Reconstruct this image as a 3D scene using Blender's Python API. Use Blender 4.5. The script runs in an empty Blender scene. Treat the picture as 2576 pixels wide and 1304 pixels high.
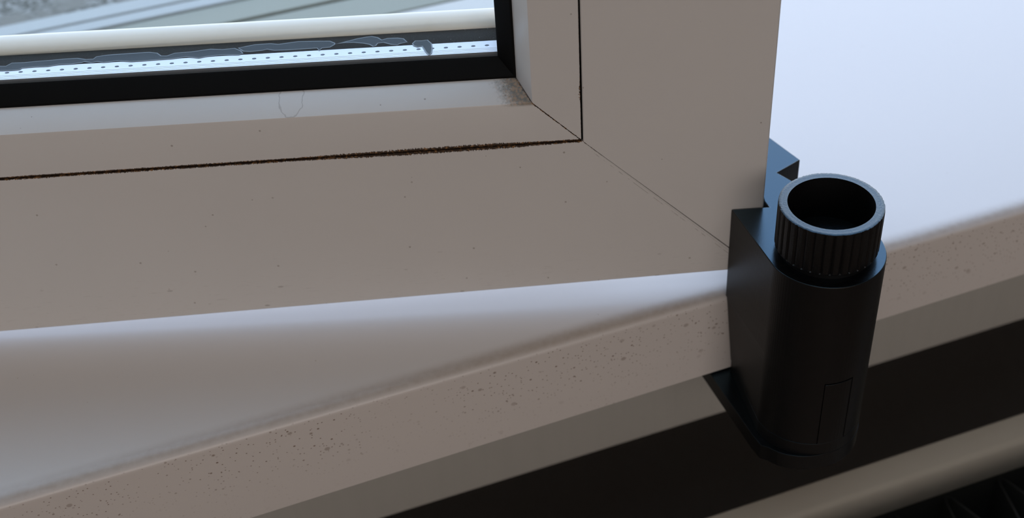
import bpy, bmesh, math, random
from mathutils import Vector, Matrix

# ------------------------------------------------------------------ camera, light, exposure
SC = bpy.context.scene
COL = SC.collection
Z0 = 900.0                      # height of the inner sill above the floor, all builders work in mm
def W(x, y, z): return Vector((x / 1000, y / 1000, (z + Z0) / 1000))

cam_d = bpy.data.cameras.new('camera')
cam = bpy.data.objects.new('camera', cam_d); COL.objects.link(cam)
RX = Vector((0.94035711, -0.33578150, -0.05458287))
UP = Vector((0.25311501, 0.58339994, 0.77173655))
FW = Vector((0.22729122, 0.73952370, -0.63359562))
m = Matrix((RX, UP, -FW)).transposed().to_4x4()
m.translation = W(0, 0, 250)
cam.matrix_world = m
cam_d.sensor_width = 36; cam_d.lens = 3200 * 36 / 2576
cam_d.clip_start = 0.01; cam_d.clip_end = 200
cam_d.dof.use_dof = True; cam_d.dof.focus_distance = 0.335; cam_d.dof.aperture_fstop = 13
SC.camera = cam

SC.view_settings.view_transform = 'Standard'
SC.view_settings.look = 'None'
SC.view_settings.exposure = 0.0
SC.view_settings.gamma = 1.0
SC.view_settings.use_curve_mapping = False

world = bpy.data.worlds.new('overcast_sky'); SC.world = world; world.use_nodes = True
wt = world.node_tree; wt.nodes.clear()
wo = wt.nodes.new('ShaderNodeOutputWorld'); bg = wt.nodes.new('ShaderNodeBackground')
tc = wt.nodes.new('ShaderNodeTexCoord'); sx = wt.nodes.new('ShaderNodeSeparateXYZ'); cr = wt.nodes.new('ShaderNodeValToRGB')
wt.links.new(tc.outputs['Generated'], sx.inputs[0])
mp = wt.nodes.new('ShaderNodeMapRange'); mp.inputs[1].default_value = -1; mp.inputs[2].default_value = 1
wt.links.new(sx.outputs[2], mp.inputs[0]); wt.links.new(mp.outputs[0], cr.inputs[0])
el = cr.color_ramp.elements
el[0].position = 0.0; el[0].color = (0.10, 0.11, 0.10, 1)
el[1].position = 0.47; el[1].color = (0.16, 0.17, 0.16, 1)
for p_, c_ in ((0.52, (2.2, 2.1, 2.05, 1)), (0.62, (1.1, 1.2, 1.4, 1)), (0.75, (0.55, 0.81, 1.24, 1)), (1.0, (0.95, 1.18, 1.55, 1))):
    e_ = el.new(p_); e_.color = c_
wt.links.new(cr.outputs[0], bg.inputs[0]); bg.inputs[1].default_value = 2.05
wt.links.new(bg.outputs[0], wo.inputs[0])

def area(name, loc, rot, sx_, sy_, power, color, portal=False):
    d = bpy.data.lights.new(name, 'AREA'); d.shape = 'RECTANGLE'; d.size = sx_; d.size_y = sy_
    d.energy = power; d.color = color
    o = bpy.data.objects.new(name, d); COL.objects.link(o); o.location = loc; o.rotation_euler = rot
    if portal: d.cycles.is_portal = True
    return o
# daylight portal in the window opening, and soft unseen fill added across the room
area('window_portal', (0.175, 0.62, 1.60), (math.radians(-90), 0, 0), 1.55, 1.38, 1.0, (1, 1, 1), True)
area('room_fill', (-0.5, -2.9, 1.85), (math.radians(80), 0, 0), 2.6, 1.3, 25.0, (1.0, 0.905, 0.86))
area('overhead_fill', (-0.3, -0.35, 2.44), (0, 0, 0), 1.2, 0.9, 1.6, (0.78, 0.90, 1.0))  # unseen cool fill added overhead to lift the bevel and sill

# ------------------------------------------------------------------ object helpers
def tag(o, label=None, cat=None, group=None, kind=None):
    if label: o['label'] = label
    if cat: o['category'] = cat
    if group: o['group'] = group
    if kind: o['kind'] = kind
    return o

def empty(name, loc=(0, 0, 0), rz=0):
    o = bpy.data.objects.new(name, None); COL.objects.link(o)
    o.location = loc; o.rotation_euler = (0, 0, rz); o.empty_display_size = 0.02
    return o

class MB:
    """collects vertices and faces given in mm"""
    def __init__(s): s.v = []; s.f = []
    def add(s, vs, fs):
        b = len(s.v); s.v += [tuple(v) for v in vs]; s.f += [tuple(b + i for i in f) for f in fs]; return s
    def box(s, x0, x1, y0, y1, z0, z1):
        vs = [(x, y, z) for z in (z0, z1) for y in (y0, y1) for x in (x0, x1)]
        return s.add(vs, [(0, 2, 3, 1), (4, 5, 7, 6), (0, 1, 5, 4), (2, 6, 7, 3), (0, 4, 6, 2), (1, 3, 7, 5)])
    def rings(s, rings, cap0=True, cap1=True, tri=False):
        n = len(rings[0]); vs = [p for r in rings for p in r]; fs = []
        for k in range(len(rings) - 1):
            for i in range(n):
                j = (i + 1) % n
                a, b, c, d = k * n + i, k * n + j, (k + 1) * n + j, (k + 1) * n + i
                fs += [(a, b, c), (a, c, d)] if tri else [(a, b, c, d)]
        if cap0: fs.append(tuple(reversed(range(n))))
        if cap1: fs.append(tuple(range((len(rings) - 1) * n, len(rings) * n)))
        return s.add(vs, fs)
    def prism(s, poly, z0, z1):
        return s.rings([[(x, y, z0) for x, y in poly], [(x, y, z1) for x, y in poly]])
    def build(s, name, mat, parent=None, world=True, bevel=0, smooth=True, segs=2, ang=35):
        me = bpy.data.meshes.new(name)
        off = Z0 if world else 0
        me.from_pydata([(x / 1000, y / 1000, (z + off) / 1000) for x, y, z in s.v], [], s.f)
        bm = bmesh.new(); bm.from_mesh(me)
        bmesh.ops.recalc_face_normals(bm, faces=bm.faces); bm.to_mesh(me); bm.free()
        if smooth:
            me.shade_smooth(); me.set_sharp_from_angle(angle=math.radians(ang))
        me.materials.append(mat)
        o = bpy.data.objects.new(name, me); COL.objects.link(o)
        if parent: o.parent = parent
        if bevel:
            b = o.modifiers.new('bevel', 'BEVEL'); b.width = bevel / 1000; b.segments = segs
            b.limit_method = 'ANGLE'; b.angle_limit = math.radians(40)
        return o

# ------------------------------------------------------------------ small shader language
class V:
    nt = None
    def __init__(s, sock): s.s = sock
    @staticmethod
    def op(kind, *a):
        n = V.nt.nodes.new('ShaderNodeMath'); n.operation = kind
        for i, x in enumerate(a):
            if isinstance(x, V): V.nt.links.new(x.s, n.inputs[i])
            else: n.inputs[i].default_value = x
        return V(n.outputs[0])
    def __add__(s, o): return V.op('ADD', s, o)
    __radd__ = __add__
    def __sub__(s, o): return V.op('SUBTRACT', s, o)
    def __rsub__(s, o): return V.op('SUBTRACT', o, s)
    def __mul__(s, o): return V.op('MULTIPLY', s, o)
    __rmul__ = __mul__
    def __truediv__(s, o): return V.op('DIVIDE', s, o)
    def abs(s): return V.op('ABSOLUTE', s)
def mx(a, b): return V.op('MAXIMUM', a, b)
def mn(a, b): return V.op('MINIMUM', a, b)
def step(x, lo, hi):           # smooth 0..1 as x runs lo..hi
    n = V.nt.nodes.new('ShaderNodeMapRange'); n.interpolation_type = 'SMOOTHSTEP'
    V.nt.links.new(x.s, n.inputs[0])
    for i, q in ((1, lo), (2, hi)):
        if isinstance(q, V): V.nt.links.new(q.s, n.inputs[i])
        else: n.inputs[i].default_value = q
    return V(n.outputs[0])
def coords():                  # object coordinates in mm
    t = V.nt.nodes.new('ShaderNodeTexCoord'); v = V.nt.nodes.new('ShaderNodeVectorMath'); v.operation = 'SCALE'
    V.nt.links.new(t.outputs['Object'], v.inputs[0]); v.inputs['Scale'].default_value = 1000
    q = V.nt.nodes.new('ShaderNodeSeparateXYZ'); V.nt.links.new(v.outputs[0], q.inputs[0])
    return v.outputs[0], V(q.outputs[0]), V(q.outputs[1]), V(q.outputs[2])
def scaled(vec, s3, loc=(0, 0, 0)):
    n = V.nt.nodes.new('ShaderNodeMapping'); V.nt.links.new(vec, n.inputs[0])
    n.inputs['Scale'].default_value = s3; n.inputs['Location'].default_value = loc
    return n.outputs[0]
def noise(vec, scale, detail=2, rough=0.5):
    n = V.nt.nodes.new('ShaderNodeTexNoise'); V.nt.links.new(vec, n.inputs['Vector'])
    n.inputs['Scale'].default_value = scale; n.inputs['Detail'].default_value = detail; n.inputs['Roughness'].default_value = rough
    return V(n.outputs[0])
def voronoi(vec, scale, feat='F1'):
    n = V.nt.nodes.new('ShaderNodeTexVoronoi'); V.nt.links.new(vec, n.inputs['Vector']); n.feature = feat
    n.inputs['Scale'].default_value = scale
    sp = V.nt.nodes.new('ShaderNodeSeparateColor'); V.nt.links.new(n.outputs['Color'], sp.inputs[0])
    return V(n.outputs['Distance']), V(sp.outputs[0]), V(sp.outputs[1])
def mix(fac, a, b):
    n = V.nt.nodes.new('ShaderNodeMix'); n.data_type = 'RGBA'
    if isinstance(fac, V): V.nt.links.new(fac.s, n.inputs[0])
    else: n.inputs[0].default_value = fac
    for i, q in ((6, a), (7, b)):
        if isinstance(q, tuple): n.inputs[i].default_value = (*q, 1)
        else: V.nt.links.new(q, n.inputs[i])
    return n.outputs[2]

def material(name, color, rough=0.4, metal=0.0, spec=0.5, fn=None):
    mt = bpy.data.materials.new(name); mt.use_nodes = True; nt = mt.node_tree
    b = nt.nodes['Principled BSDF']; V.nt = nt
    b.inputs['Base Color'].default_value = (*color, 1); b.inputs['Roughness'].default_value = rough
    b.inputs['Metallic'].default_value = metal; b.inputs['Specular IOR Level'].default_value = spec
    if fn: fn(nt, b)
    return mt
def bump(nt, b, height, strength, dist=0.0001):
    n = nt.nodes.new('ShaderNodeBump'); n.inputs['Strength'].default_value = strength; n.inputs['Distance'].default_value = dist
    nt.links.new(height.s, n.inputs['Height']); nt.links.new(n.outputs[0], b.inputs['Normal'])

WHITE = (0.70, 0.68, 0.66)
BROWN = (0.10, 0.045, 0.015)

def specks(vec, scale, amount, lo=0.05, hi=0.22):
    d, r, g = voronoi(vec, scale)
    size = g * (hi - lo) + lo
    on = step(r, 1 - amount, 1 - amount + 0.02)
    return (1 - step(d, size * 0.6, size)) * on

def sash_shader(nt, b):
    vec, s, n, z = coords()
    # ragged brown dirt along the joint between rail and glazing bead
    big = noise(vec, 0.06, 3, 0.6); fine = noise(vec, 1.6, 4, 0.7); hair = noise(scaled(vec, (3.2, 1, 0.7)), 1.0, 3, 0.7)
    zone = step(s, -120.0, -92.0) * (1 - step(s, -66.0, -50.0))
    w = mx((fine * 0.9 + hair * 0.9 - 0.50) * (0.5 + zone * 1.1 + big * 0.7), 0.002)
    jz = (z - 58.45 + (s + 42.0) * 0.0038).abs() - 0.30
    d1 = (1 - step(jz, w * 0.55, w * 1.0)) * (1 - step(s, -42.6, -41.8))
    w2 = mx((fine - 0.36) * (0.45 + step((z - 74.0).abs() * -1.0, -5.0, -0.5) * 2.3), 0.002)
    d2 = (1 - step((s + 42.35).abs() - 0.1, w2 * 0.5, w2)) * step(z, 58.0, 58.6) * (1 - step(s, -42.3, -42.0))
    # mitre joint lines
    diag = (s + 42.3 + z - 58.4).abs()
    beadside = step(z, 58.2, 58.8)
    wm = mx(fine * 1.5 - 0.52, 0.002)
    d3 = (1 - step(diag, wm * 0.6, wm)) * beadside * (1 - step(z, 70.0, 72.5) * 0.2)
    w4 = mx(fine * 1.0 - 0.32, 0.002)
    near = 1 - step(s, -40.5, -34.0)
    d4 = (1 - step(diag, w4 * 0.4, w4)) * (1 - beadside) * (near * 0.75 + 0.16)
    scar = (1 - step(((s + 42.3 + z - 58.4) + 1.1).abs(), 0.04, 0.14)) * step(noise(vec, 0.35, 3, 0.6), 0.46, 0.56) * (1 - beadside) * 0.5
    dirt = mn(mx(mx(d1, d2), mx(mx(d3, d4), scar)), 1.0)
    # general specks and rubbed streaks near the lower edge
    sp = specks(vec, 0.34, 0.22, 0.03, 0.13) * 0.5
    low = (1 - step(z, 9.0, 30.0)) * (1 - beadside)
    st = step(noise(scaled(vec, (0.16, 1, 2.6)), 1.0, 4, 0.75), 0.60, 0.68) * low * 0.34
    st = mx(st, specks(scaled(vec, (0.35, 1, 1)), 0.55, 0.25, 0.05, 0.2) * low * 0.5)
    # smudge in the corner of the bevel
    cx = (s + 57.0) * 0.62 + (z - 73.0) * 0.55; cy = (z - 73.0) - (s + 57.0) * 0.15
    dist = V.op('SQRT', cx * cx + cy * cy * 0.5)
    c = (1 - step(dist + (noise(vec, 0.8, 5, 0.75) - 0.5) * 5.5, 1.6, 5.2)) * step(z, 70.2, 71.2) * (1 - step(s + z - 16.1, -0.15, 0.1))
    # dried drop outline on the bevel
    dx = (s + 118.0) * 0.72; dz = (z - 74.6) * 0.9
    rr = V.op('SQRT', dx * dx + dz * dz) + (noise(vec, 0.35, 2, 0.5) - 0.5) * 1.6
    ring = (1 - step((rr - 2.3).abs(), 0.05, 0.16)) * 0.35
    col = mix(noise(vec, 0.02, 2), (0.70, 0.675, 0.65), (0.665, 0.645, 0.625))
    col = mix(sp, col, (0.16, 0.11, 0.08))
    col = mix(mx(st, ring), col, (0.20, 0.17, 0.15))
    cc = mix(step(noise(vec, 1.1, 4, 0.7), 0.42, 0.62), (0.075, 0.08, 0.065), (0.34, 0.215, 0.12))
    col = mix(c * (0.62 + 0.38 * noise(vec, 2.2, 3, 0.7)), col, cc)
    dc = mix(step(noise(vec, 0.9, 3, 0.7), 0.5, 0.64), (0.035, 0.018, 0.008), (0.30, 0.15, 0.055))
    col = mix(dirt, col, dc)
    nt.links.new(col, b.inputs['Base Color'])
    bump(nt, b, noise(vec, 1.2, 2), 0.06, 0.00003)
    rgh = 0.36 + dirt * 0.4 + c * 0.3
    nt.links.new(rgh.s, b.inputs['Roughness'])

def sill_shader(nt, b):
    vec, x, y, z = coords()
    front = (1 - step(y, 250.6, 252.2)) * (1 - step(z, Z0 - 3.0, Z0 - 1.2))
    tilt = 0.25 + 0.75 * (step(z, Z0 - 26.0, Z0 - 14.0))
    wv = scaled(vec, (0.8, 1, 1))
    patch = step(noise(vec, 0.035, 2), 0.30, 0.52)
    s1 = specks(wv, 0.48, 0.5, 0.10, 0.36) * 0.9
    s2 = specks(wv, 1.1, 0.5, 0.08, 0.36) * 0.85
    s3 = specks(wv, 0.25, 0.25, 0.10, 0.26) * 0.5
    sp = mx(mx(s1, s2), s3) * front * tilt * (0.25 + patch * 0.75)
    top = specks(vec, 0.22, 0.10, 0.02, 0.08) * (1 - front) * 0.5
    edge = (1 - step(y, 252.0, 257.5)) * step(z, Z0 - 1.6, Z0 - 0.5) * (noise(vec, 0.5, 3) * 0.4 + 0.25)  # tan reflection along the rounded nose, painted into the colour
    col = mix(sp, (0.67, 0.62, 0.585), (0.22, 0.15, 0.115))
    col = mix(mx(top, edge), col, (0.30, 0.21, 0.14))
    nt.links.new(col, b.inputs['Base Color'])
    bump(nt, b, noise(vec, 0.9, 3), 0.05, 0.00003)

def gloss_sky_tint(nt, b, lo, hi):      # printed tops shinier than layered sides; blue sky sheen tinted into upward faces
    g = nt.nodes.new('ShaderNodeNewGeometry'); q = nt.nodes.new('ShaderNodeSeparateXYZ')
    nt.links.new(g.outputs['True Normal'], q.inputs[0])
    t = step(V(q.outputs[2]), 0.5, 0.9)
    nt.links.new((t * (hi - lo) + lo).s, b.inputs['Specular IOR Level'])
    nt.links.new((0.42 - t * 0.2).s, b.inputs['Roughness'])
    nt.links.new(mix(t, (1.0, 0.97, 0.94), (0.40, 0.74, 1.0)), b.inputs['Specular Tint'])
def black_shader(nt, b):
    gloss_sky_tint(nt, b, 0.28, 1.0)
    vec, x, y, z = coords()
    ln = V.op('SINE', (x * 0.5 + y * 0.87) * 11.0)
    h = ln * 0.5 + noise(vec, 2.5, 3, 0.7) * 1.2
    bump(nt, b, h, 0.35, 0.00003)
def knurl_shader(nt, b):
    gloss_sky_tint(nt, b, 0.3, 1.0)
    vec, x, y, z = coords()
    h = noise(scaled(vec, (1, 1, 0.35)), 1.9, 4, 0.8)
    bump(nt, b, h, 0.8, 0.00018)
def wall_shader(nt, b):
    vec, x, y, z = coords()
    h = noise(vec, 0.5, 4, 0.6)
    col = mix(noise(scaled(vec, (0.35, 1, 0.02)), 1.0, 3), (0.40, 0.385, 0.35), (0.44, 0.42, 0.385))
    nt.links.new(col, b.inputs['Base Color']); bump(nt, b, h, 0.25, 0.0002)
def granite_shader(nt, b):
    vec, x, y, z = coords()
    d, r, g = voronoi(vec, 0.55)
    col = mix(step(r, 0.2, 0.9), (0.10, 0.095, 0.08), (0.36, 0.35, 0.33))
    col = mix(step(noise(vec, 0.06, 3), 0.35, 0.65), col, (0.24, 0.225, 0.20))
    nt.links.new(col, b.inputs['Base Color']); bump(nt, b, noise(vec, 0.7, 4), 0.5, 0.0004)
def band_shader(nt, b):
    vec, x, y, z = coords()
    e = noise(vec, 2.6, 3, 0.7)
    sp = specks(vec, 1.3, 0.22, 0.05, 0.22) * step(x, -100.0, -66.0)
    col = mix(step(e, 0.56, 0.72), (0.030, 0.029, 0.026), (0.075, 0.072, 0.065))
    col = mix(sp * 0.7, col, (0.5, 0.52, 0.52))
    nt.links.new(col, b.inputs['Base Color'])
def radiator_shader(nt, b):
    vec, x, y, z = coords()
    col = mix(noise(vec, 0.05, 3), (0.60, 0.56, 0.48), (0.54, 0.49, 0.41))
    nt.links.new(col, b.inputs['Base Color'])

M = dict(
    sash=material('white_sash_plastic', WHITE, 0.36, fn=sash_shader),
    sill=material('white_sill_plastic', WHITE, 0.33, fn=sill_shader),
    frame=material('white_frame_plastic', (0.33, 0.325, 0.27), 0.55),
    rim_frame=material('pale_blue_frame_plastic', (0.43, 0.43, 0.42), 0.3),
    lip=material('white_outer_lip_plastic', (0.97, 0.86, 0.75), 0.35),
    rubber=material('black_rubber', (0.003, 0.003, 0.003), 0.5, spec=0.12),
    alu=material('brushed_aluminium', (0.78, 0.79, 0.84), 0.42, 0.4),
    hole=material('spacer_hole', (0.13, 0.15, 0.19), 0.5),
    band=material('black_edge_seal', (0.03, 0.03, 0.027), 0.6, spec=0.15, fn=band_shader),
    smear=material('blue_grey_sealant', (0.075, 0.088, 0.10), 0.6, spec=0.2),
    rim=material('pale_sealant_edge', (0.30, 0.34, 0.38), 0.6, spec=0.2),
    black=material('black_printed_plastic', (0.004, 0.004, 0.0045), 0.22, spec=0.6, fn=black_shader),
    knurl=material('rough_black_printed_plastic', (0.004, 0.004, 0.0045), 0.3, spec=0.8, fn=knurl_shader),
    steel=material('dull_steel', (0.25, 0.24, 0.22), 0.4, 0.9),
    wall=material('painted_apron_wall', (0.42, 0.41, 0.38), 0.8, fn=wall_shader),
    niche=material('dark_foil', (0.42, 0.42, 0.43), 0.8),
    reveal=material('white_reveal_plaster', (0.78, 0.78, 0.77), 0.9),
    room=material('room_paint', (0.52, 0.50, 0.48), 0.9),
    floor=material('wood_floor', (0.22, 0.15, 0.10), 0.5),
    rad=material('cream_radiator_enamel', (0.56, 0.52, 0.45), 0.4, fn=radiator_shader),
    fin=material('grey_convector_steel', (0.045, 0.045, 0.042), 0.6),
    granite=material('grey_granite', (0.3, 0.3, 0.28), 0.8, fn=granite_shader),
)
gm = bpy.data.materials.new('window_glass'); gm.use_nodes = True; nt = gm.node_tree; nt.nodes.clear()
o_ = nt.nodes.new('ShaderNodeOutputMaterial'); mi = nt.nodes.new('ShaderNodeMixShader')
tr = nt.nodes.new('ShaderNodeBsdfTransparent'); gl = nt.nodes.new('ShaderNodeBsdfGlossy'); fr = nt.nodes.new('ShaderNodeFresnel')
tr.inputs[0].default_value = (0.97, 0.985, 0.98, 1); gl.inputs['Roughness'].default_value = 0.0; fr.inputs[0].default_value = 1.33
V.nt = nt; gg = nt.nodes.new('ShaderNodeNewGeometry')
nt.links.new((V(fr.outputs[0]) * (1 - V(gg.outputs['Backfacing'])) * 1.8).s, mi.inputs[0]); nt.links.new(tr.outputs[0], mi.inputs[1]); nt.links.new(gl.outputs[0], mi.inputs[2]); nt.links.new(mi.outputs[0], o_.inputs[0])
M['glass'] = gm

# ------------------------------------------------------------------ room shell
X0, X1, YB, ZC = -1600, 2400, -3200, 1600
def struct(mb, name, mat, label, cat, **k):
    return tag(mb.build(name, mat, None, **k), label, cat, kind='structure')
struct(MB().box(X0 - 100, X1 + 100, YB - 100, 600, -1000, -900), 'floor', M['floor'], 'brown wooden floor of the room below the radiator', 'floor')
struct(MB().box(X0 - 100, X1 + 100, YB - 100, 600, ZC, ZC + 100), 'ceiling', M['room'], 'plain beige ceiling over the room', 'ceiling')
struct(MB().box(X0 - 100, X0, YB, 600, -900, ZC), 'wall_left', M['room'], 'plain beige wall on the left of the room', 'wall')
struct(MB().box(X1, X1 + 100, YB, 600, -900, ZC), 'wall_right', M['room'], 'plain beige wall on the right of the room', 'wall')
struct(MB().box(X0, X1, YB - 100, YB, -900, ZC), 'wall_back', M['room'], 'plain beige wall behind the viewer', 'wall')
wr = MB()
wr.box(X0, -600, 280, 600, -900, ZC); wr.box(950, X1, 280, 600, -900, ZC)
wr.box(-600, 950, 280, 600, 1420, ZC)
struct(wr, 'wall_window', M['reveal'], 'white plaster wall and reveal around the window opening', 'wall')
wf = MB()
# apron below the sill, its lower edge rounded towards the radiator niche
R_ = 3.0
pf = [(600, -20), (280, -20)] + [(280 + R_ - R_ * math.cos(a), -87.5 + R_ - R_ * math.sin(a)) for a in [math.pi / 2 * k / 5 for k in range(6)]] + [(600, -87.5)]
wf.rings([[(x, y, z) for y, z in pf] for x in (-600, 950)])
struct(wf, 'wall_front', M['wall'], 'grey painted wall below the white window sill, above the dark radiator niche', 'wall')
struct(MB().box(-600, 950, 430, 600, -900, -87.5), 'wall_niche', M['niche'], 'dark back wall of the niche behind the radiator', 'wall')

# ------------------------------------------------------------------ inner sill board
def sill_bottom(x): return -34.3 if x < -60 else min(-28.6, -33.65 + 0.0172 * (x + 5))
def sill_ring(x):
    ry, rz = 5.2, 2.8; zb = sill_bottom(x); p = [(460, 0), (460, -19.8), (279.7, -19.8), (262, -19.8), (262, zb + 0.4), (261.6, zb), (251.0, zb), (250.5, zb + 0.5)]
    p += [(250.5 + ry - ry * math.cos(a) ** 0.8, -rz + rz * math.sin(a) ** 0.9) for a in [math.pi / 2 * k / 12 for k in range(12)]] + [(250.5 + ry, 0)]
    return [(x, y, z) for y, z in p]
sb = MB().rings([sill_ring(x) for x in (-640, -200, -60, -5, 50, 100, 145, 200, 253, 400, 990)])
# notch the rear corners by keeping the board inside the reveal: side lugs are separate front strips
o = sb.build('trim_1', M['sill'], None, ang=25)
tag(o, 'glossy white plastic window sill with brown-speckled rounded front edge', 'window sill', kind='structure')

# ------------------------------------------------------------------ fixed frame and outer ledge
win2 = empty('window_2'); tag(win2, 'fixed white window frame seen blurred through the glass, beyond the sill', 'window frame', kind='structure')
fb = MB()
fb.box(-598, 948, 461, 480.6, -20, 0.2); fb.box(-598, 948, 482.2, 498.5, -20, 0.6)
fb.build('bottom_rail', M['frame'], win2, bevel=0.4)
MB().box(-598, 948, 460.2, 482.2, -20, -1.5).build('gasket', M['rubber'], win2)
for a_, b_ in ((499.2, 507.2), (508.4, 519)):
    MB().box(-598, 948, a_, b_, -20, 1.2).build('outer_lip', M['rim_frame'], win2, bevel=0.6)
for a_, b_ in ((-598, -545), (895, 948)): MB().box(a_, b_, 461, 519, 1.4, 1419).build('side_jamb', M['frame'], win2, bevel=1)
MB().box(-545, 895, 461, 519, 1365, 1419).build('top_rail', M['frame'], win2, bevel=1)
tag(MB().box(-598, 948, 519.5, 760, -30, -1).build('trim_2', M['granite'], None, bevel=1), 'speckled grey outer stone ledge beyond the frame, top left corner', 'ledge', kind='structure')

# ------------------------------------------------------------------ open sash
ANG = math.radians(-17.2095)
win1 = empty('window_1', W(143.072, 250.5, 0), ANG)
tag(win1, 'open white plastic window sash with dirty joints and black gasket round double glazing', 'window', kind='structure')
LX, RXs, BZ, TZ = -650.0, -42.3, 58.4, 1200.0
def cdr(w):
    P = [(-60, .0203), (-49.8, .0203), (0, -.0038), (12.6, -.010), (20.9, -.0145), (60, -.0145)]
    for (a, ca), (b, cb) in zip(P, P[1:]):
        if w <= b: return ca + (cb - ca) * (w - a) / (b - a)
def zpos(w, s): return BZ + w + cdr(w) * (max(min(s, 8), -235) + 42)
def wall_(w, side):                      # the right stile is half a millimetre wider than the rails
    return w * (1.011 if (side == 'right' and w < 0) else 1.0)
def member(side, prof, gap=0.0, square=False):
    """prof = closed (w, n) polygon, w measured inwards from the joint line, mitred at both ends"""
    rs = []
    if side in ('bottom', 'top'):
        for k in range(15):
            t = k / 14
            t = t if side == 'top' else 1 - (1 - t) ** 1.6
            r = []
            for w, n in prof:
                a, b = (LX + 14, RXs - 14) if square else (LX + w + gap, RXs - w - gap)
                s = a + (b - a) * t
                r.append((s, n, zpos(w, s) if side == 'bottom' else TZ - w))
            rs.append(r)
    else:
        for t in (0, 0.5, 1):
            r = []
            for w, n in prof:
                a = zpos(w, RXs - w) + gap if side == 'right' else zpos(w, -235) + gap
                b = TZ - w - gap
                s = RXs - wall_(w, side) if side == 'right' else LX + w
                r.append((s, n, a + (b - a) * t))
            rs.append(r)
    return MB().rings(rs)
rail = [(-49.4, 0), (-0.55, 0), (-0.3, 0.25), (-0.3, 11.6), (12, 11.6), (12, 44), (-12, 44), (-14, 8.5), (-49.4, 8.5), (-49.8, 8.1), (-49.8, .4)]
bead = [(.15, .25), (.3, 0), (12.45, 0), (12.75, .14), (16.4, 6.9), (16.4, 10.9), (.15, 10.9)]
seal = [(15.2, 7.4), (16.45, 6.95), (17.0, 7.0), (20.6, 10.5), (20.9, 10.95), (15.2, 10.95)]
lip = [(12, 27.9), (19.4, 27.9)] + [(19.4 + 4.0 * math.sin(a), 27.9 + 4.6 * (1 - math.cos(a))) for a in [math.pi / 2 * k / 7 for k in range(1, 8)]] + [(23.2, 33.1), (22.4, 33.4), (12, 33.4)]
spacer = [(14.2, 15.05), (19.9, 15.05), (19.9, 15.5), (19.75, 15.6), (19.9, 15.7), (19.9, 16.3), (19.75, 16.4), (19.9, 16.5), (19.9, 17.0), (19.8, 17.1), (19.9, 17.2), (19.9, 21.0), (14.2, 21.0)]
edge = [(14.2, 21.02), (19.85, 21.02), (19.95, 21.2), (19.95, 27.85), (14.2, 27.85)]
for sd in ('bottom', 'right', 'left', 'top'):
    member(sd, rail, 0.03).build('stile' if sd in ('right', 'left') else 'rail', M['sash'], win1, world=False)
    member(sd, bead, 0.12).build('glazing_bead', M['sash'], win1, world=False)
    member(sd, seal, 0).build('gasket', M['rubber'], win1, world=False)
    low = [(min(w, 20.6), n) for w, n in lip] if sd in ('right', 'left') else lip
    member(sd, low, 0, sd in ('bottom', 'top')).build('outer_lip', M['lip'], win1, world=False, ang=25)
    bar = member(sd, spacer, 0).build('spacer_bar', M['alu'], win1, world=False)
    if sd in ('bottom', 'top'): member(sd, edge, 0, True).build('edge_seal', M['band'], win1, world=False)
    if sd == 'bottom':
        hm = None
        for k in range(64):
            s_ = -62.2 - 3.67 * k
            if hm is None:
                h = MB(); ring = [[], [], []]
                for i in range(10):
                    a = 2 * math.pi * i / 10
                    ring[0].append((0.62 * math.cos(a), 0.38 * math.sin(a), 0)); ring[1].append((0.50 * math.cos(a), 0.28 * math.sin(a), 0.10)); ring[2].append((0.2 * math.cos(a), 0.1 * math.sin(a), 0.04))
                h.rings(ring); ho = h.build('perforation', M['hole'], bar, world=False); hm = ho.data
            else:
                ho = bpy.data.objects.new('perforation', hm); COL.objects.link(ho); ho.parent = bar
            ho.location = (s_ / 1000, 18.6 / 1000, zpos(19.9, s_) / 1000)
# joint bottoms: dark grime lying in the groove between rail and bead
for sd, pr in (('bottom', [(-0.35, 1.2), (.2, 1.2), (.2, 3), (-0.35, 3)]), ('right', [(-0.35, 1.2), (.2, 1.2), (.2, 3), (-0.35, 3)])):
    member(sd, pr).build('joint_grime', M['rubber'], win1, world=False)
for n0, n1, wg in ((11.0, 14.95, 14.5), (24.8, 27.8, 20.2)):
    MB().box(LX + 14.5, RXs - 14.5, n0, n1, zpos(wg, -200 if wg > 15 else -60), TZ - 14.5).build('glass_pane', M['glass'], win1, world=False, smooth=False)

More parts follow.
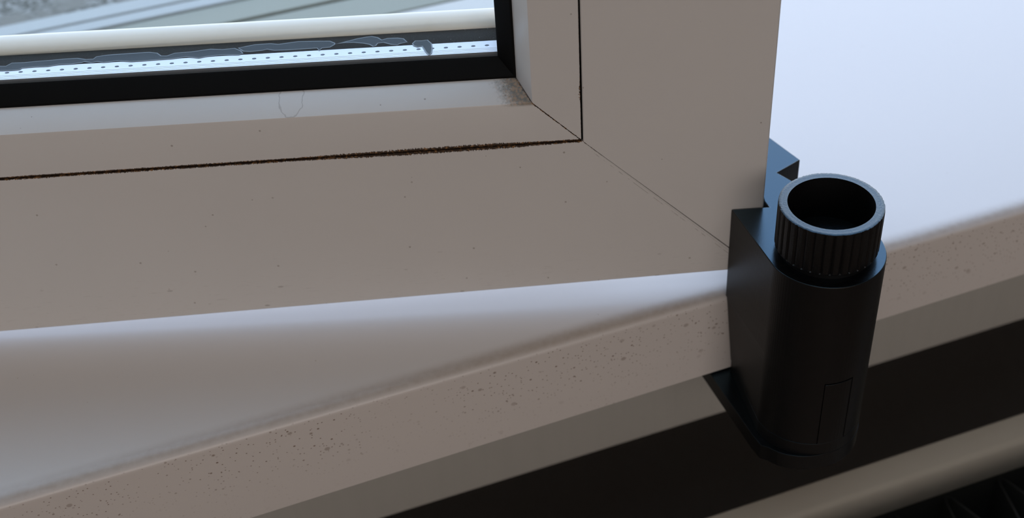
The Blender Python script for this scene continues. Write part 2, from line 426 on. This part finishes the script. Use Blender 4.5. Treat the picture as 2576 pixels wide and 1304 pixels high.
# sealant smears on the inner face of the outer pane, outlines as (s, z) on that face
FPX, CAMP = 3200.0, Vector((0, 0, 250))
S_ = Vector((math.cos(ANG), math.sin(ANG), 0)); N_ = Vector((-math.sin(ANG), math.cos(ANG), 0)); E_ = Vector((143.072, 250.5, 0))
def on_seal(u, v):                 # traced outline laid flat on the seal between the panes
    d = RX * ((u - 1288) / FPX) + UP * ((652 - v) / FPX) + FW
    z = 78.3
    for _ in range(4):
        P = CAMP + d * ((z - CAMP.z) / d.z) - E_
        z = zpos(19.97, P.dot(S_))
    return P.dot(S_), P.dot(N_), z
smears = [
 ([(-40,170),(0,167),(15,167),(30,159),(60,158),(90,155),(130,152),(160,149),(195,147),(215,150),(235,149),(243,143),(270,139),(340,134),(375,132),(395,134),(405,141),(420,141),(440,134),(480,131),(530,124),(560,125),(590,122),(605,128),(611,135)],
  [(600,138),(560,138),(520,142),(500,146),(470,143),(430,148),(400,150),(360,153),(330,155),(300,153),(260,157),(245,155),(230,158),(212,155),(205,158),(180,161),(150,162),(120,167),(90,168),(55,171),(50,175),(30,177),(0,178),(-40,181)]),
 ([(600,121),(620,117),(640,113),(680,110),(700,112),(750,105),(800,104),(830,104),(842,109)],
  [(842,112),(830,119),(810,121),(803,127),(798,121),(770,123),(720,126),(690,127),(672,124),(660,127),(630,130),(612,129)]),
 ([(842,112),(870,105),(880,103),(898,98),(920,94),(935,92),(950,95),(960,101),(975,97),(1000,96),(1015,98),(1024,106)],
  [(1005,110),(1000,113),(985,112),(965,107),(950,109),(945,115),(939,117),(930,112),(915,109),(890,107),(870,107.5)]),
 ([(1038,110),(1045,103),(1060,103),(1075,101),(1085,110),(1087,122),(1085,134),(1080,139)],
  [(1072,132),(1066,122),(1062,116),(1050,118),(1041,115)]),
]
for up_, lo_ in smears:
    pts = [on_seal(u, v) for u, v in up_ + lo_]
    mb = MB(); mb.rings([[(s, n, z - 0.01) for s, n, z in pts], [(s, n, z + 0.05) for s, n, z in pts]])
    sm = mb.build('sealant_smear', M['smear'], win1, world=False, smooth=False)
    cu = MB(); nn = len(pts); hw = 0.18
    ins, out = [], []
    for i in range(nn):
        a, b, c = pts[i - 1], pts[i], pts[(i + 1) % nn]
        tx, ty = c[0] - a[0], c[1] - a[1]; l = math.hypot(tx, ty) or 1
        nx, ny = -ty / l * hw, tx / l * hw
        ins.append((b[0] - nx, b[1] - ny, b[2] + .04)); out.append((b[0] + nx, b[1] + ny, b[2] + .04))
    vs = ins + out + [(p[0], p[1], p[2] + 0.12) for p in pts]
    fs = []
    for i in range(nn):
        j = (i + 1) % nn
        fs += [(i, j, 2 * nn + j, 2 * nn + i), (nn + i, 2 * nn + i, 2 * nn + j, nn + j)]
    cu.add(vs, fs); cu.build('smear_edge', M['rim'], sm, world=False, smooth=False)

# ------------------------------------------------------------------ black stopper clamped on the sill
CX, CY, RC = 156.7, 224.8, 15.9
hold = empty('window_stopper', W(CX, CY, -38))
tag(hold, 'black 3D-printed window stopper with ribbed knob, clamped on the sill edge at the sash corner', 'window stopper')
HB = (CX, CY, -38)
def loc(mb):                      # shift to the empty's frame
    mb.v = [(x - HB[0], y - HB[1], z - HB[2]) for x, y, z in mb.v]; return mb
def arc(r, a0, a1, n, cx=CX, cy=CY):
    return [(cx + r * math.cos(math.radians(a0 + (a1 - a0) * k / n)), cy + r * math.sin(math.radians(a0 + (a1 - a0) * k / n))) for k in range(n + 1)]
def SW(s, n): p = E_ + S_ * s + N_ * n; return (p.x, p.y)
top_poly = [(141.0, 224.8)] + arc(RC, 180, 360, 60)[1:] + [(172.6, 243.0), (164.6, 254.0), (162.0, 261.0), (171.2, 264.0), (168.8, 277.6), (167.0, 287.0), (164.2, 288.0)]
top_poly += [SW(8.9, 36), SW(8.9, 6), SW(8.8, 2.4), SW(9.6, -0.35), SW(-0.9, -0.35)]
top_poly[0] = (140.85, 224.8)
body = MB()
body.prism(top_poly, 0.15, 32)
# lower column in front of the sill, with the recess for the sliding tongue
A0, A1 = 251.6, 283.2
def low_poly(rec, xl, yb=250.15):
    p = [(140.85, 224.8)]
    ang = [180 + 180 * k / 60 for k in range(1, 61)]
    out = []
    for a in ang: out.append((a, RC))
    if True:
        out = [(a, r) for a, r in out if not (A0 - 1 < a < A1 + 1)]
        rr = RC - 1.4 if rec else RC
        out += [(A0 - .02, RC), (A0, rr)] + [(A0 + (A1 - A0) * k / 8, rr) for k in range(1, 8)] + [(A1, rr), (A1 + .02, RC)]
        out.sort()
    p += [(CX + r * math.cos(math.radians(a)), CY + r * math.sin(math.radians(a))) for a, r in out]
    p += [(172.6, yb), (xl, yb)]
    return p
body.rings([[(x, y, 0.15) for x, y in low_poly(False, 142.3)], [(x, y, -3) for x, y in low_poly(False, 142.7)]])
rg0 = [(x, y, -3) for x, y in low_poly(True, 142.7)]; rg1 = [(x, y, -27) for x, y in low_poly(True, 145.2)]
body.rings([rg0, rg1], tri=True)
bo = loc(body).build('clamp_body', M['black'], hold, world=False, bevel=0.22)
bo.modifiers['bevel'].limit_method = 'WEIGHT'         # only the rim of the top face is rounded
wa = bo.data.attributes.new('bevel_weight_edge', 'FLOAT', 'EDGE')
for e in bo.data.edges:
    if all(bo.data.vertices[v].co.z > 0.0699 for v in e.vertices): wa.data[e.index].value = 1.0
jaw = MB()
jaw.prism(low_poly(False, 145.4), -31.76, -27.25)
plate = [(138.9, 278.0), (138.9, 224.0), (139.2, 219.0)]
for k in range(31):
    a = 206 + 154 * k / 30; rr = RC + 0.1 + 1.5 * max(0, 1 - max(0, a - 215) / 45)
    plate.append((CX + rr * math.cos(math.radians(a)), CY + rr * math.sin(math.radians(a))))
plate.append((172.7, 278.0))
jaw.prism(plate, -37.5, -31.75)
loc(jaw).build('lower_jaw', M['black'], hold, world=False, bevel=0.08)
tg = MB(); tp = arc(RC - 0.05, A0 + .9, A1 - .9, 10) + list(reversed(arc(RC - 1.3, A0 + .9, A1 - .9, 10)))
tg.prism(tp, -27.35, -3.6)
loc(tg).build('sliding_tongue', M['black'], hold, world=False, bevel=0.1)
# neck ring and ribbed knob
def lathe(prof, n=96, cx=CX, cy=CY, mod=None):
    mb = MB(); rs = []
    for r, z in prof:
        rs.append([(cx + (r + (mod(i, r, z) if mod else 0)) * math.cos(2 * math.pi * i / n), cy + (r + (mod(i, r, z) if mod else 0)) * math.sin(2 * math.pi * i / n), z) for i in range(n)])
    mb.rings(rs); return mb
loc(lathe([(12.2, 31.9), (12.2, 33.6), (11.4, 33.9)])).build('neck_ring', M['black'], hold, world=False)
random.seed(4)
NR = 34; PER = 8
jit = [random.uniform(-.08, .08) for _ in range(NR)]
def rib(i, r, z):
    if r < 13.2 or z < 34.4 or z > 47.2: 
        return (random.uniform(-.09, .09) if (r > 12.0 and z > 46) else 0)
    k = i % PER
    return (-0.55 if k in (0,) else (-0.2 if k in (1, PER - 1) else 0)) + jit[(i // PER) % NR] * 0.8
kp = [(3.0, 34.0), (13.0, 33.7), (13.5, 34.2), (13.65, 34.5), (13.65, 40), (13.65, 46.4), (13.5, 47.38), (13.2, 47.5), (12.7, 47.5), (12.2, 47.46), (11.7, 47.5), (11.25, 47.48), (11.1, 41), (11.05, 34.6), (4.6, 34.6), (4.2, 34.3)]
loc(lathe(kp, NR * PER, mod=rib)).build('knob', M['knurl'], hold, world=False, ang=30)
loc(lathe([(4.0, 34.0), (4.0, 34.8), (3.6, 35.2), (2.2, 35.2), (1.9, 34.9), (1.9, 34.2)], 24)).build('screw_head', M['steel'], hold, world=False, ang=30)

# ------------------------------------------------------------------ radiator in the niche
rad = empty('radiator', W(150, 215, -890))
tag(rad, 'cream steel panel radiator below the sill, bottom right corner', 'radiator')
RB = (150, 215, -890)
def rl(mb): mb.v = [(x - RB[0], y - RB[1], z - RB[2]) for x, y, z in mb.v]; return mb
RXA, RXB = -480, 820
def extr(poly, xa=RXA, xb=RXB): return MB().rings([[(x, y, z) for y, z in poly] for x in (xa, xb)])
def panel(y0, y1, ztop):
    r = 2.2
    p = [(y1, -700), (y0, -700)] + [(y0 + r - r * math.cos(a), ztop - r + r * math.sin(a)) for a in [math.pi / 2 * k / 4 for k in range(5)]] + [(y1 - 1.2, ztop), (y1, ztop - 1.2)]
    return p
p_ = [(243, -700), (236, -700), (236, -107), (232.3, -106), (231.5, -105.0), (231.5, -92.5), (232.2, -90.9), (233.6, -90), (242, -90), (243, -91)]
rl(extr(p_)).build('rear_panel', M['rad'], rad, world=False, ang=40)
rl(MB().box(RXA, RXB, 234.9, 235.95, -680, -107)).build('convector_plate', M['fin'], rad, world=False)
rl(extr(panel(181, 192.5, -78))).build('front_panel', M['rad'], rad, world=False, ang=40)
P_ = 22.4; k = 0; x = RXA + 13.5
while x < RXB - 30:
    f_ = MB(); th = 0.6
    for d_ in (0,):
        pl = [(x, 234.8), (x + 1.2, 234.8), (x + P_ * 0.42 + 1, 203), (x + P_ * 0.62, 203), (x + P_ - 1.2, 234.8), (x + P_, 234.8)]
        off = [(q[0], q[1] - th) if i not in (2, 3) else (q[0], q[1] + th) for i, q in enumerate(pl)]
        inner = [(x, 234.2), (x + 0.9, 234.2), (x + P_ * 0.42 + 0.4, 202.4), (x + P_ * 0.62 + 0.6, 202.4), (x + P_ - 0.9, 234.2), (x + P_, 234.2)]
        f_.prism(pl + list(reversed(inner)), -680, -112)
    rl(f_).build('convector_fin', M['fin'], rad, world=False, smooth=False)
    x += P_
for xx in (-300, 640):
    rl(MB().box(xx, xx + 30, 184, 240, -900 + 0.5, -690)).build('foot', M['rad'], rad, world=False, bevel=1)
